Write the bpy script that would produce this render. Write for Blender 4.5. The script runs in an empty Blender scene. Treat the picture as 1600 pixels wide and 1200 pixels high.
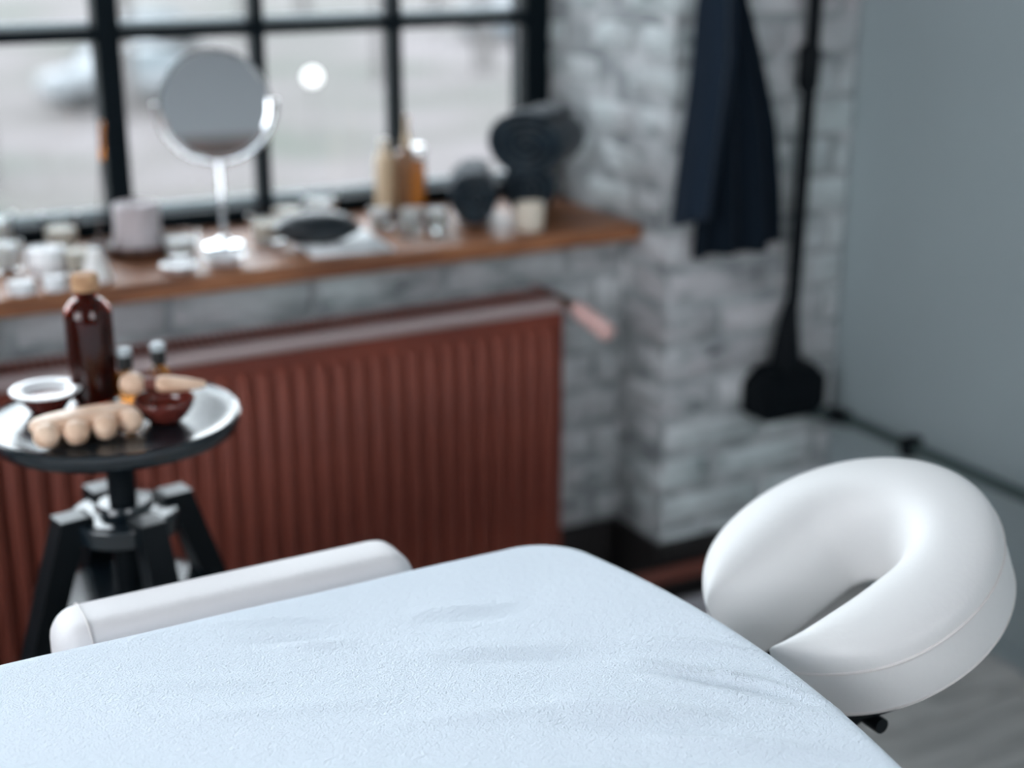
import bpy, bmesh, math, random
import numpy as np
from mathutils import Vector, Matrix, noise
random.seed(7)
PI = math.pi
S = bpy.context.scene
COL = S.collection

# ------------------------------------------------------------------ camera
cd = bpy.data.cameras.new('camera'); cam = bpy.data.objects.new('camera', cd); COL.objects.link(cam)
cam.location = (0, 0, 1.3)
pitch = math.atan2(738, 2254); az = math.radians(61.26 - 90)
cam.rotation_euler = (PI/2 - pitch, 0, az)
cd.sensor_width = 36; cd.lens = 2254*36/1600
cd.clip_start = .02; cd.clip_end = 600
cd.dof.use_dof = True; cd.dof.focus_distance = 1.28; cd.dof.aperture_fstop = 2.05
cd.dof.aperture_blades = 0
S.camera = cam
# ------------------------------------------------------------------ exposure
S.view_settings.view_transform = 'Standard'; S.view_settings.look = 'None'
S.view_settings.gamma = 1; S.view_settings.use_curve_mapping = False
S.view_settings.exposure = 0.0
# ------------------------------------------------------------------ overcast sky
W = bpy.data.worlds.new('overcast_sky'); S.world = W; W.use_nodes = True
nt = W.node_tree; nt.nodes.clear()
wo = nt.nodes.new('ShaderNodeOutputWorld'); bg = nt.nodes.new('ShaderNodeBackground')
tc = nt.nodes.new('ShaderNodeTexCoord'); sp = nt.nodes.new('ShaderNodeSeparateXYZ'); cr = nt.nodes.new('ShaderNodeValToRGB')
cr.color_ramp.elements[0].position = 0.0; cr.color_ramp.elements[0].color = (.88, .91, .95, 1)
cr.color_ramp.elements[1].position = 1.0; cr.color_ramp.elements[1].color = (.80, .89, 1.0, 1)
nt.links.new(tc.outputs['Generated'], sp.inputs[0]); nt.links.new(sp.outputs['Z'], cr.inputs[0])
nt.links.new(cr.outputs[0], bg.inputs[0]); nt.links.new(bg.outputs[0], wo.inputs[0])
bg.inputs[1].default_value = 9.5
# ------------------------------------------------------------------ sky portal of the seen window, added fill lights
def area(name, loc, rot, sx, sy, power, col, portal=False):
    l = bpy.data.lights.new(name, 'AREA'); l.shape = 'RECTANGLE'; l.size = sx; l.size_y = sy
    l.energy = power; l.color = col
    o = bpy.data.objects.new(name, l); COL.objects.link(o); o.location = loc; o.rotation_euler = rot
    if portal: l.cycles.is_portal = True
    return o
area('sky_portal', (-.18, 2.66, 1.62), (-PI/2, 0, 0), 3.36, 1.74, 1, (1, 1, 1), True)
area('added_fill_left', (-2.27, .25, 1.75), (0, -PI/2, 0), 1.55, 2.0, 3, (.86, .93, 1.0))  # added fill from the left, unseen source
area('added_fill_back', (.95, -2.16, 1.85), (PI/2, 0, 0), 1.2, 1.2, 1.0, (.88, .94, 1.0))  # added fill behind the camera, lifts the backlit fronts

# ================================================================== materials
def _mat(name):
    m = bpy.data.materials.new(name); m.use_nodes = True
    n = m.node_tree.nodes; b = n['Principled BSDF']
    return m, m.node_tree, b
def mat(name, col, rough=.5, metal=0, trans=0, spec=.5, var=None, vscale=8, bump=0, bscale=60, stretch=(1, 1, 1), detail=4, sheen=0, coat=0, sss=0, ior=None):
    m, t, b = _mat(name)
    b.inputs['Base Color'].default_value = (*col, 1); b.inputs['Roughness'].default_value = rough
    b.inputs['Metallic'].default_value = metal; b.inputs['Transmission Weight'].default_value = trans
    b.inputs['Specular IOR Level'].default_value = spec
    b.inputs['Sheen Weight'].default_value = sheen; b.inputs['Coat Weight'].default_value = coat
    if ior: b.inputs['IOR'].default_value = ior
    if sss:
        b.inputs['Subsurface Weight'].default_value = sss; b.inputs['Subsurface Radius'].default_value = (.01, .008, .006)
        b.inputs['Subsurface Scale'].default_value = 1
    if var or bump:
        tcn = t.nodes.new('ShaderNodeTexCoord'); mp = t.nodes.new('ShaderNodeMapping'); mp.inputs['Scale'].default_value = stretch
        t.links.new(tcn.outputs['Object'], mp.inputs[0])
    if var:
        ns = t.nodes.new('ShaderNodeTexNoise'); ns.inputs['Scale'].default_value = vscale; ns.inputs['Detail'].default_value = detail
        rp = t.nodes.new('ShaderNodeValToRGB')
        rp.color_ramp.elements[0].position = .35; rp.color_ramp.elements[1].position = .68
        rp.color_ramp.elements[0].color = (*var, 1); rp.color_ramp.elements[1].color = (*col, 1)
        t.links.new(mp.outputs[0], ns.inputs['Vector']); t.links.new(ns.outputs[0], rp.inputs[0]); t.links.new(rp.outputs[0], b.inputs['Base Color'])
    if bump:
        n2 = t.nodes.new('ShaderNodeTexNoise'); n2.inputs['Scale'].default_value = bscale; n2.inputs['Detail'].default_value = 3
        bp = t.nodes.new('ShaderNodeBump'); bp.inputs['Strength'].default_value = 1; bp.inputs['Distance'].default_value = bump
        t.links.new(mp.outputs[0], n2.inputs['Vector']); t.links.new(n2.outputs[0], bp.inputs['Height']); t.links.new(bp.outputs[0], b.inputs['Normal'])
    return m

def brick_paint():
    """white lime paint over brick, worn through to dark soot and brick in places"""
    m, t, b = _mat('painted_brick')
    L = t.links.new
    g = t.nodes.new('ShaderNodeNewGeometry')
    mp = t.nodes.new('ShaderNodeMapping'); mp.inputs['Scale'].default_value = (1, 1, 2.1); L(g.outputs['Position'], mp.inputs[0])
    n1 = t.nodes.new('ShaderNodeTexNoise'); n1.inputs['Scale'].default_value = 9; n1.inputs['Detail'].default_value = 6; n1.inputs['Roughness'].default_value = .62; L(mp.outputs[0], n1.inputs['Vector'])
    r1 = t.nodes.new('ShaderNodeValToRGB'); e = r1.color_ramp.elements
    e[0].position = .30; e[0].color = (.05, .065, .07, 1); e[1].position = .385; e[1].color = (.40, .43, .44, 1)
    x = r1.color_ramp.elements.new(.47); x.color = (.56, .58, .59, 1); x = r1.color_ramp.elements.new(.70); x.color = (.74, .76, .77, 1)
    L(n1.outputs[0], r1.inputs[0])
    n2 = t.nodes.new('ShaderNodeTexNoise'); n2.inputs['Scale'].default_value = 2.4; n2.inputs['Detail'].default_value = 3; L(g.outputs['Position'], n2.inputs['Vector'])
    r2 = t.nodes.new('ShaderNodeValToRGB'); r2.color_ramp.elements[0].position = .38; r2.color_ramp.elements[0].color = (.80, .76, .77, 1)
    r2.color_ramp.elements[1].position = .62; r2.color_ramp.elements[1].color = (.93, 1.0, .99, 1); L(n2.outputs[0], r2.inputs[0])
    mx = t.nodes.new('ShaderNodeMix'); mx.data_type = 'RGBA'; mx.blend_type = 'MULTIPLY'; mx.inputs[0].default_value = 1
    L(r1.outputs[0], mx.inputs[6]); L(r2.outputs[0], mx.inputs[7]); L(mx.outputs[2], b.inputs['Base Color'])
    n3 = t.nodes.new('ShaderNodeTexNoise'); n3.inputs['Scale'].default_value = 55; n3.inputs['Detail'].default_value = 5; L(g.outputs['Position'], n3.inputs['Vector'])
    bp = t.nodes.new('ShaderNodeBump'); bp.inputs['Distance'].default_value = .006; L(n3.outputs[0], bp.inputs['Height']); L(bp.outputs[0], b.inputs['Normal'])
    b.inputs['Roughness'].default_value = .6
    return m
def pane_glass():
    m, t, b = _mat('window_glass'); t.nodes.remove(b)
    o = t.nodes['Material Output']; tr = t.nodes.new('ShaderNodeBsdfTransparent'); gl = t.nodes.new('ShaderNodeBsdfGlossy'); gl.inputs['Roughness'].default_value = .02
    tr.inputs[0].default_value = (.93, .95, .95, 1)
    fr = t.nodes.new('ShaderNodeFresnel'); fr.inputs[0].default_value = 1.3; mx = t.nodes.new('ShaderNodeMixShader')
    t.links.new(fr.outputs[0], mx.inputs[0]); t.links.new(tr.outputs[0], mx.inputs[1]); t.links.new(gl.outputs[0], mx.inputs[2]); t.links.new(mx.outputs[0], o.inputs[0])
    return m
def wood_mat(name, c1, c2, rough, stretch, scale=6, coat=0):
    m, t, b = _mat(name); L = t.links.new
    tcn = t.nodes.new('ShaderNodeTexCoord'); mp = t.nodes.new('ShaderNodeMapping'); mp.inputs['Scale'].default_value = stretch; L(tcn.outputs['Object'], mp.inputs[0])
    oi = t.nodes.new('ShaderNodeObjectInfo'); ad = t.nodes.new('ShaderNodeVectorMath'); ad.operation = 'ADD'
    L(mp.outputs[0], ad.inputs[0]); sc = t.nodes.new('ShaderNodeMath'); sc.operation = 'MULTIPLY'; sc.inputs[1].default_value = 37; L(oi.outputs['Random'], sc.inputs[0]); L(sc.outputs[0], ad.inputs[1])
    n = t.nodes.new('ShaderNodeTexNoise'); n.inputs['Scale'].default_value = scale; n.inputs['Detail'].default_value = 7; n.inputs['Distortion'].default_value = .8; L(ad.outputs[0], n.inputs['Vector'])
    r = t.nodes.new('ShaderNodeValToRGB'); r.color_ramp.elements[0].position = .32; r.color_ramp.elements[0].color = (*c1, 1); r.color_ramp.elements[1].position = .66; r.color_ramp.elements[1].color = (*c2, 1)
    L(n.outputs[0], r.inputs[0]); L(r.outputs[0], b.inputs['Base Color']); b.inputs['Roughness'].default_value = rough; b.inputs['Coat Weight'].default_value = coat; b.inputs['Coat Roughness'].default_value = .25
    bp = t.nodes.new('ShaderNodeBump'); bp.inputs['Distance'].default_value = .0012; L(n.outputs[0], bp.inputs['Height']); L(bp.outputs[0], b.inputs['Normal'])
    return m

M = {}
M['brick'] = brick_paint()
M['mortar'] = mat('painted_mortar', (.52, .54, .55), .8, var=(.22, .24, .25), vscale=14, bump=.006, bscale=40)
M['plaster'] = mat('grey_plaster', (.34, .40, .415), .5, var=(.31, .365, .38), vscale=2.0, bump=.0008, bscale=90)
M['white_plaster'] = mat('white_plaster', (.30, .315, .33), .7, bump=.001, bscale=60)
M['ceiling'] = mat('ceiling_white', (.26, .27, .28), .8)
M['floor'] = wood_mat('grey_oak', (.40, .40, .385), (.70, .68, .65), .45, (1.2, 9, 9), 3)
M['gap'] = mat('floor_gap', (.05, .05, .05), .9)
M['steel'] = mat('black_window_steel', (.002, .006, .009), .6, spec=.1)
M['glass'] = pane_glass()
M['putty'] = mat('pale_putty', (.30, .33, .34), .7, spec=.2)
M['sill'] = wood_mat('brown_sill_wood', (.13, .040, .015), (.42, .17, .070), .50, (1.5, 14, 14), 3, coat=.0)
M['sheet'] = None
M['vinyl'] = mat('white_vinyl', (.70, .69, .68), .48, spec=.35, bump=.0003, bscale=160)
M['vinyl_arm'] = mat('armrest_vinyl', (.70, .67, .67), .5, bump=.0003, bscale=160)
M['piping'] = mat('vinyl_piping', (.66, .62, .60), .4)
M['brownmetal'] = mat('radiator_brown_enamel', (.235, .056, .034), .5, spec=.3, var=(.17, .040, .026), vscale=5)
M['browntop_sheen'] = mat('radiator_enamel_sky_sheen', (.40, .30, .29), .34, spec=.9, coat=.4)  # paler than the radiator brown: sky reflection put into the colour
M['black'] = mat('black_satin', (.0025, .005, .007), .5, spec=.15)
M['black_top'] = mat('black_lacquer', (.006, .012, .017), .20, spec=.9)
M['black_tab'] = mat('black_lacquer_tab_sheen', (.006, .012, .017), .32, spec=.5)  # glossier copy of the stool black for the tab tops
M['pipeblack'] = mat('black_pipe', (.003, .005, .007), .6, spec=.12)
M['conduit'] = mat('grey_green_conduit', (.055, .085, .085), .45)
M['near_black'] = mat('near_black_strip', (.012, .010, .010), .6)
M['brownpipe'] = mat('brown_pipe', (.16, .045, .03), .4)
M['greypipe'] = mat('grey_pipe', (.38, .37, .40), .5)
M['wood_light'] = wood_mat('beech_wood', (.68, .42, .27), (.86, .62, .45), .45, (8, 2, 8), 4)
M['cork'] = mat('cork', (.60, .36, .20), .8, var=(.42, .23, .12), vscale=80)
M['amber'] = mat('amber_glass', (.13, .014, .005), .06, trans=.85, ior=1.45)
M['amber_liq'] = mat('amber_oil', (.16, .014, .003), .1, trans=.6, ior=1.4)
M['amber2'] = mat('amber_glass_light', (.62, .24, .05), .08, trans=.9, ior=1.45)
M['clear'] = mat('clear_glass', (.95, .97, .97), .03, trans=1, ior=1.45)
M['wax'] = mat('white_wax', (.86, .85, .83), .5, sss=.15)
M['waxgrey'] = mat('grey_wax', (.62, .58, .60), .6, var=(.50, .44, .45), vscale=20)
M['cream'] = mat('cream_wax', (.74, .66, .55), .5)
M['porcelain'] = mat('white_porcelain', (.85, .86, .87), .15, coat=.4)
M['darkwood'] = wood_mat('dark_wood', (.03, .014, .010), (.10, .045, .03), .4, (10, 10, 3), 3)
M['stone'] = mat('black_stone', (.004, .010, .015), .45, spec=.5, bump=.0005, bscale=120)
M['napkin'] = mat('white_cotton', (.85, .87, .88), .9, bump=.0006, bscale=300)
M['towel'] = mat('slate_towel', (.012, .028, .042), .95, spec=.15, var=(.008, .018, .028), vscale=40, bump=.0025, bscale=260, sheen=.25)
M['robe'] = mat('navy_cotton', (.005, .010, .017), .9, spec=.1, bump=.0008, bscale=300, sheen=.03)
M['robe_fold_light'] = mat('navy_fold_highlight', (.010, .020, .036), .8, spec=.15, bump=.0008, bscale=300, sheen=.15)  # lighter copy of the robe navy: fold highlight put into the sleeve colour
M['chrome'] = mat('chrome', (.88, .9, .92), .12, metal=1)
M['mirror'] = mat('mirror_glass', (.92, .94, .95), .015, metal=1)
M['copper'] = mat('pink_valve_plastic', (.78, .50, .46), .35)
M['brass'] = mat('aged_brass', (.30, .16, .09), .35, metal=1)
M['redbowl'] = mat('brown_red_glass', (.13, .025, .018), .12, coat=.5, spec=.8)
M['oil'] = mat('brown_oil', (.16, .03, .02), .06, spec=.8)
M['capblack'] = mat('black_cap', (.012, .016, .018), .35)
M['cap_highlight'] = mat('grey_cap_highlight', (.45, .50, .52), .35)  # highlight on top of the black cap, put in as grey colour
M['amberbamboo'] = wood_mat('bamboo', (.50, .36, .22), (.74, .58, .40), .45, (6, 6, 1), 8)
M['orangeglass'] = mat('orange_glass', (.66, .24, .04), .15, trans=.5, ior=1.4)
M['brownglass'] = mat('brown_lacquer', (.20, .09, .035), .3)
M['yard'] = None

# ================================================================== helpers
def link(name, me, m=None, parent=None, kind=None):
    o = bpy.data.objects.new(name, me); COL.objects.link(o)
    if m is not None and not me.materials: me.materials.append(m)
    if parent is not None: o.parent = parent
    if kind: o['kind'] = kind
    if me.get('wn') and len(me.polygons) > 6:
        w = o.modifiers.new('face_normals', 'WEIGHTED_NORMAL'); w.keep_sharp = True
    return o
def tag(o, label, cat, group=None, kind=None):
    o['label'] = label; o['category'] = cat
    if group: o['group'] = group
    if kind: o['kind'] = kind
    return o
def thing(name, label, cat, loc=(0, 0, 0), rz=0, group=None, rot=None):
    o = bpy.data.objects.new(name, None); COL.objects.link(o); o.location = loc
    o.rotation_euler = rot if rot else (0, 0, rz); o.empty_display_size = .05
    return tag(o, label, cat, group)
def struct(name, me, m, parent=None): return link(name, me, m, parent, None if parent else 'structure')
def copy_tree(o, parent=None):
    c = o.copy(); COL.objects.link(c); c.parent = parent
    for ch in list(o.children): copy_tree(ch, c)
    return c
def pydata(name, v, f, smooth=True):
    me = bpy.data.meshes.new(name); me.from_pydata(v, [], f); me.update()
    if smooth: me.shade_smooth()
    return me
def finish(name, bm, smooth=False):
    bmesh.ops.recalc_face_normals(bm, faces=bm.faces)
    me = bpy.data.meshes.new(name); bm.to_mesh(me); bm.free()
    if smooth: me.shade_smooth()
    return me
def add_box(bm, lo, hi, mtx=None):
    c = [(a+b)/2 for a, b in zip(lo, hi)]; s = [b-a for a, b in zip(lo, hi)]
    mt = Matrix.Translation(c) @ Matrix.Diagonal((*s, 1))
    if mtx is not None: mt = mtx @ mt
    bmesh.ops.create_cube(bm, size=1, matrix=mt)
def box(name, lo, hi, bev=0, seg=2, smooth=None, mtx=None):
    bm = bmesh.new(); add_box(bm, lo, hi, mtx)
    if bev: bmesh.ops.bevel(bm, geom=bm.edges[:], offset=bev, segments=seg, profile=.5, affect='EDGES')
    me = finish(name, bm, bool(bev) if smooth is None else smooth)
    if bev: me['wn'] = 1
    return me
def lathe(name, prof, seg=32, sx=1, sy=1, smooth=True):
    """profile of (r, z) from bottom axis to top axis, revolved about z"""
    v, f, rows = [], [], []
    pp = []
    for (r0, z0), (r1, z1) in zip(prof, prof[1:]):
        pp.append((r0, z0)); L_ = math.hypot(r1-r0, z1-z0); R_ = max(r for r, z in prof)
        if L_ > .3*R_ or min(r0, r1) < 1e-6:
            ts = [] if r0 < 1e-6 else [.12]
            if r1 > 1e-6: ts.append(.88)
            for t in ts: pp.append((r0+(r1-r0)*t, z0+(z1-z0)*t))
    prof = pp+[prof[-1]]
    for r, z in prof:
        if r < 1e-6: rows.append([len(v)]); v.append((0, 0, z))
        else:
            rows.append(list(range(len(v), len(v)+seg)))
            v += [(r*sx*math.cos(2*PI*i/seg), r*sy*math.sin(2*PI*i/seg), z) for i in range(seg)]
    for a, b in zip(rows, rows[1:]):
        for i in range(seg):
            j = (i+1) % seg
            if len(a) == 1 and len(b) == 1: continue
            if len(a) == 1: f.append((a[0], b[j], b[i]))
            elif len(b) == 1: f.append((a[i], a[j], b[0]))
            else: f.append((a[i], a[j], b[j], b[i]))
    me = pydata(name, v, f, smooth); me.set_sharp_from_angle(angle=math.radians(50)); return me
def tube(name, pts, r, seg=12, caps=True):
    pts = [Vector(p) for p in pts]; rr = r if isinstance(r, (list, tuple)) else [r]*len(pts)
    v, f = [], []; up = Vector((0, 0, 1)); d0 = (pts[1]-pts[0]).normalized()
    if abs(d0.z) > .9: up = Vector((1, 0, 0))
    n = d0.cross(up).normalized()
    for k, p in enumerate(pts):
        d = (pts[min(k+1, len(pts)-1)]-pts[max(k-1, 0)]).normalized()
        n = (n - d*n.dot(d)).normalized(); b = d.cross(n)
        v += [tuple(p + (n*math.cos(2*PI*i/seg)+b*math.sin(2*PI*i/seg))*rr[k]) for i in range(seg)]
    for k in range(len(pts)-1):
        for i in range(seg):
            j = (i+1) % seg; f.append((k*seg+i, k*seg+j, (k+1)*seg+j, (k+1)*seg+i))
    if caps: f.append(tuple(range(seg))[::-1]); f.append(tuple((len(pts)-1)*seg+i for i in range(seg)))
    me = pydata(name, v, f); me.set_sharp_from_angle(angle=math.radians(60)); return me
def at(me, loc):
    me.transform(Matrix.Translation(loc)); return me
def rot(me, a, axis):
    me.transform(Matrix.Rotation(a, 4, axis)); return me

# ================================================================== SETTING
XL, XR, YB, YP, YU, YW, ZC = -2.2, 1.92, -2.1, 2.134, 2.29, 2.58, 3.0
SILL = .745; XP = 1.50; OUT = 2.64
# floor with planks
fl = struct('floor', box('floor', (XL-.1, YB-.1, -.12), (XR+.1, OUT, -.016)), M['gap'])
random.seed(3)
plank = {}
for Lp in (1.1, 1.4, .7, .46):
    plank[Lp] = box('plank', (0, 0, -.016), (Lp-.003, .137, 0), .0015, 1)
    plank[Lp].materials.append(M['floor'])
y = YB; k = 0
while y < 2.35:
    x = XL; first = True
    while x < XR-.01:
        Lp = random.choice((.7, .46, 1.1)) if first else random.choice((1.1, 1.4, 1.1)); first = False
        rest = XR-x
        p = link('plank', plank[Lp], None, fl); p.location = (x, y, random.uniform(-.0006, .0002))
        if Lp > rest: p.scale = (rest/Lp, 1, 1)
        x += Lp
    y += .14; k += 1
struct('ceiling', box('ceiling', (XL-.1, YB-.1, ZC), (XR+.1, OUT, ZC+.15)), M['ceiling'])
struct('wall_right', box('wall_right', (XR, YB-.1, 0), (XR+.15, OUT, ZC)), M['plaster'])
# unseen left and back wall, each with an opening added for fill light
def holed(name, axis, pos, th, a0, a1, h0, h1, z0, z1):
    bm = bmesh.new()
    def B(u0, u1, w0, w1):
        if axis == 'x': add_box(bm, (pos-th, u0, w0), (pos, u1, w1))
        else: add_box(bm, (u0, pos-th, w0), (u1, pos, w1))
    B(a0, h0, 0, ZC); B(h1, a1, 0, ZC); B(h0, h1, 0, z0); B(h0, h1, z1, ZC)
    return struct(name, finish(name, bm), M['white_plaster'])
holed('wall_left', 'x', XL, .15, YB-.1, OUT, -.8, 1.3, .95, 2.55)
holed('wall_back', 'y', YB, .15, XL, XR, .3, 1.6, 1.2, 2.5)

# bricks ----------------------------------------------------------
def brick_mesh(lx, ly, lz, seed):
    bm = bmesh.new(); add_box(bm, (0, 0, 0), (lx, ly, lz))
    bmesh.ops.bevel(bm, geom=bm.edges[:], offset=.007, segments=1, affect='EDGES')
    rnd = random.Random(seed)
    for v in bm.verts: v.co += Vector((rnd.uniform(-1, 1)*.0025, rnd.uniform(-1, 1)*.002, rnd.uniform(-1, 1)*.0025))
    me = finish('brick', bm, True); me.materials.append(M['brick']); return me
BM = {}
def brick(parent, x, y, z, lx, ly, rnd):
    key = (round(lx, 3), round(ly, 3), rnd.randrange(3))
    if key not in BM: BM[key] = brick_mesh(key[0], key[1], .064, hash(key) % 997)
    o = link('brick', BM[key], None, parent); o.location = (x, y + rnd.uniform(-.003, .003), z + rnd.uniform(-.0015, .0015))
H = .0745; G = .010
# the projecting corner pier
rnd = random.Random(5)
pier = struct('wall_corner', box('wall_corner', (XP+.0005, YP+.0045, 0), (XR, OUT, ZC)), M['mortar'])
nrow = 30
for r in range(nrow):
    z = r*H+.004
    if r % 2 == 0:
        brick(pier, XP, YP, z, .245, .115, rnd); brick(pier, XP+.255, YP, z, .163, .115, rnd)
        yy = YP+.125
        for Ly in (.245, .10): brick(pier, XP, yy, z, .115, Ly, rnd); yy += Ly+G
    else:
        brick(pier, XP, YP, z, .115, .245, rnd); brick(pier, XP+.125, YP, z, .245, .115, rnd); brick(pier, XP+.380, YP, z, .038, .115, rnd)
        yy = YP+.255
        for Ly in (.22,): brick(pier, XP, yy, z, .115, Ly, rnd)
# wall under the window sill (recess) + lintel + left jamb
bm = bmesh.new()
add_box(bm, (XL, YU+.003, 0), (XP+.007, OUT, .716)); add_box(bm, (XL, YW-.08, 2.46), (XP+.007, OUT, ZC)); add_box(bm, (XL, YW-.08, .716), (-1.86, OUT, 2.46))
wf = struct('wall_front', finish('wall_front', bm), M['mortar'])
for r in range(9):
    z = r*H+.004 + .037
    x = XP-.06 - (.25 if r % 2 else .125)
    if z + .064 > .716: break
    xs = [(XP-.055, .053)] if r % 2 else [(XP-.120, .118)]
    x = xs[0][0]-G
    while x > -.25:
        xs.append((x-.245, .245)); x -= .255
    for x0, l in xs:
        if x0+l > 1.16 or z > .55: brick(wf, x0, YU, z, l, .115, rnd)
# rendered strip under the sill is part of the wall; top course is laid thinner
# sill board -------------------------------------------------------
trim = struct('trim_1', box('window_sill_board', (XL+.01, 2.213, SILL-.030), (XP-.008, YW+.01, SILL), .004, 2), M['sill'])
trim['label'] = 'long brown varnished wooden window sill above the radiator'
# window -------------------------------------------------------------
win = bpy.data.objects.new('window_1', None); COL.objects.link(win); win['kind'] = 'structure'
win['label'] = 'black steel framed multi-pane window above the brown sill'
WX0, WX1, WZ0, WZ1 = -1.86, 1.50, SILL, 2.46
bm = bmesh.new()
add_box(bm, (WX1-.058, YW-.005, WZ0), (WX1+.006, YW+.055, WZ1)); add_box(bm, (WX0, YW-.005, WZ0), (WX0+.06, YW+.055, WZ1))
add_box(bm, (WX0, YW-.004, WZ0), (WX1, YW+.05, WZ0+.030)); add_box(bm, (WX0, YW-.004, WZ1-.05), (WX1, YW+.05, WZ1))
link('frame', finish('frame', bm), M['steel'], win)
vx = [1.44-.2745*i for i in range(1, 13)]
hz = [1.098, 1.436, 1.774, 2.112]
for i, x in enumerate(vx[:-1]):
    w = .021 if (i+1) % 3 == 0 else .0105
    link('mullion' if w > .02 else 'muntin', box('m', (x-w, YW-(.006 if w > .02 else 0), WZ0+.02), (x+w, YW+.045, WZ1-.03), .003, 1), M['steel'], win)
for z in hz:
    link('glazing_bar', box('b', (WX0+.03, YW+.002, z-.011), (WX1-.03, YW+.042, z+.011), .003, 1), M['steel'], win)
for z in [WZ0+.022]+hz:
    link('glazing_bead', box('bead', (WX0+.03, YW+.046, z+.004), (WX1-.03, YW+.056, z+.020), .003, 1), M['putty'], win)
xs = [1.445]+vx; zs = [WZ0+.028]+hz+[WZ1-.05]
for a, b in zip(xs, xs[1:]):
    pm = {}
    for z0, z1 in zip(zs, zs[1:]):
        link('pane', box('pane', (b+.004, YW+.026, z0+.004), (a-.004, YW+.030, z1-.004)), M['glass'], win)
# frames of the openings added for the fill lights
for nm, f in (('added_opening_left', 0), ('added_opening_back', 1)):
    o = bpy.data.objects.new(nm, None); COL.objects.link(o); o['kind'] = 'structure'
    bm = bmesh.new()
    if f == 0:
        for yy in (-.8, -.1, .6, 1.26): add_box(bm, (XL-.06, yy, .95), (XL-.02, yy+.04, 2.55))
        for zz in (.95, 1.5, 2.0, 2.51): add_box(bm, (XL-.06, -.8, zz), (XL-.02, 1.3, zz+.04))
    else:
        for xx in (.3, .93, 1.56): add_box(bm, (xx, YB-.035, 1.2), (xx+.04, YB-.01, 2.5))
        for zz in (1.2, 1.85, 2.46): add_box(bm, (.3, YB-.035, zz), (1.6, YB-.01, zz+.04))
    link('frame', finish('frame', bm), M['steel'], o)
# near-black strips at the foot of pier and window wall, plaster one right
struct('base_strip_corner', box('bb', (XP+.0, YP-.022, 0), (XR-.002, YP-.001, .125), .003, 1), M['near_black'])
struct('base_strip_reveal', box('bb', (XP-.02, YP-.02, 0), (XP-.001, YU-.002, .125), .003, 1), M['near_black'])
struct('base_strip_front', box('bb', (XL+.01, YU-.022, 0), (XP-.025, YU-.002, .125), .003, 1), M['near_black'])
struct('mirror_reflection_panel', box('reflection_panel', (XL+.02, YB+.002, .0), (XR-.02, YB+.03, 1.22), .003, 1), M['darkwood'])  # unseen dark panel added for the mirror to reflect
struct('baseboard_right', box('bb', (XR-.012, YB+.01, 0), (XR-.001, YP-.025, .03), .002, 1), M['plaster'])

# ================================================================== MASSAGE TABLE
ZT = .65; TY0, TY1 = .64, 1.26; TYC = .95
def table_pt(px, py, infl=0.0):
    """bow the head end outwards a little"""
    t = (py-TYC)/.31
    w = max(0, min(1, (px+.2)/.9))
    return px + .048*(1-t*t)*w
def soft_slab(name, x0, x1, y0, y1, rc, r, drop, ztop, step=.01, wr=None, fx=None):
    """a sheet laid over a rounded slab: corner radius rc, edge roll r, then straight down for drop"""
    L = r*PI/2+drop
    ex = L - r
    nx = int((x1-x0+2*ex)/step)+1; ny = int((y1-y0+2*ex)/step)+1
    X = np.linspace(x0-ex, x1+ex, nx); Y = np.linspace(y0-ex, y1+ex, ny)
    PX, PY = np.meshgrid(X, Y, indexing='ij')
    # inner rounded rectangle (flat part) : inset by r
    cx, cy = (x0+x1)/2, (y0+y1)/2; hx, hy = (x1-x0)/2-r, (y1-y0)/2-r; ri = max(rc-r, .005)
    qx, qy = PX-cx, PY-cy
    kx = np.clip(qx, -(hx-ri), hx-ri); ky = np.clip(qy, -(hy-ri), hy-ri)
    dx, dy = qx-kx, qy-ky; dd = np.hypot(dx, dy); ds = np.maximum(dd, 1e-9); nxv, nyv = dx/ds, dy/ds
    s = dd-ri
    inside = s <= 0
    bx = np.where(inside, qx, kx+nxv*ri); by = np.where(inside, qy, ky+nyv*ri)
    s = np.clip(s, 0, L)
    a = np.minimum(s/r, PI/2); dn = np.maximum(s-r*PI/2, 0)
    ox = bx+nxv*r*np.sin(a); oy = by+nyv*r*np.sin(a); oz = ztop-r*(1-np.cos(a))-dn
    ox += cx; oy += cy
    if wr is not None: oz = oz+wr(PX, PY)*np.clip(1-s/(r*1.2), 0, 1)
    t = (oy-TYC)/.31
    if fx: ox = ox + .048*(1-np.clip(t, -1, 1)**2)*np.clip((ox+.2)/.9, 0, 1)
    ok = (dd-ri) <= L+step*1.5
    idx = -np.ones(PX.shape, int); idx[ok] = np.arange(ok.sum())
    v = np.stack([ox[ok], oy[ok], oz[ok]], 1)
    q = np.stack([idx[:-1, :-1], idx[1:, :-1], idx[1:, 1:], idx[:-1, 1:]], -1).reshape(-1, 4)
    q = q[(q >= 0).all(1)]
    me = bpy.data.meshes.new(name); me.vertices.add(len(v)); me.vertices.foreach_set('co', v.ravel())
    me.loops.add(q.size); me.loops.foreach_set('vertex_index', q.ravel().astype(np.int32))
    me.polygons.add(len(q)); me.polygons.foreach_set('loop_start', np.arange(0, q.size, 4, dtype=np.int32))
    me.update(calc_edges=True); me.validate(); me.shade_smooth(); return me
table = thing('massage_table', 'long massage table under the pale blue sheet in the foreground', 'massage table', (0, 0, 0))
XT0, XT1 = -1.12, .742
mt = soft_slab('mattress', XT0+.004, XT1-.004, TY0+.004, TY1-.004, .058, .02, .045, ZT-.011, .02, fx=True)
link('mattress', mt, M['vinyl'], table)
link('tabletop_board', box('board', (XT0+.03, TY0+.03, ZT-.085), (XT1-.005, TY1-.03, ZT-.055), .01, 2), M['darkwood'], table)
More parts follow.
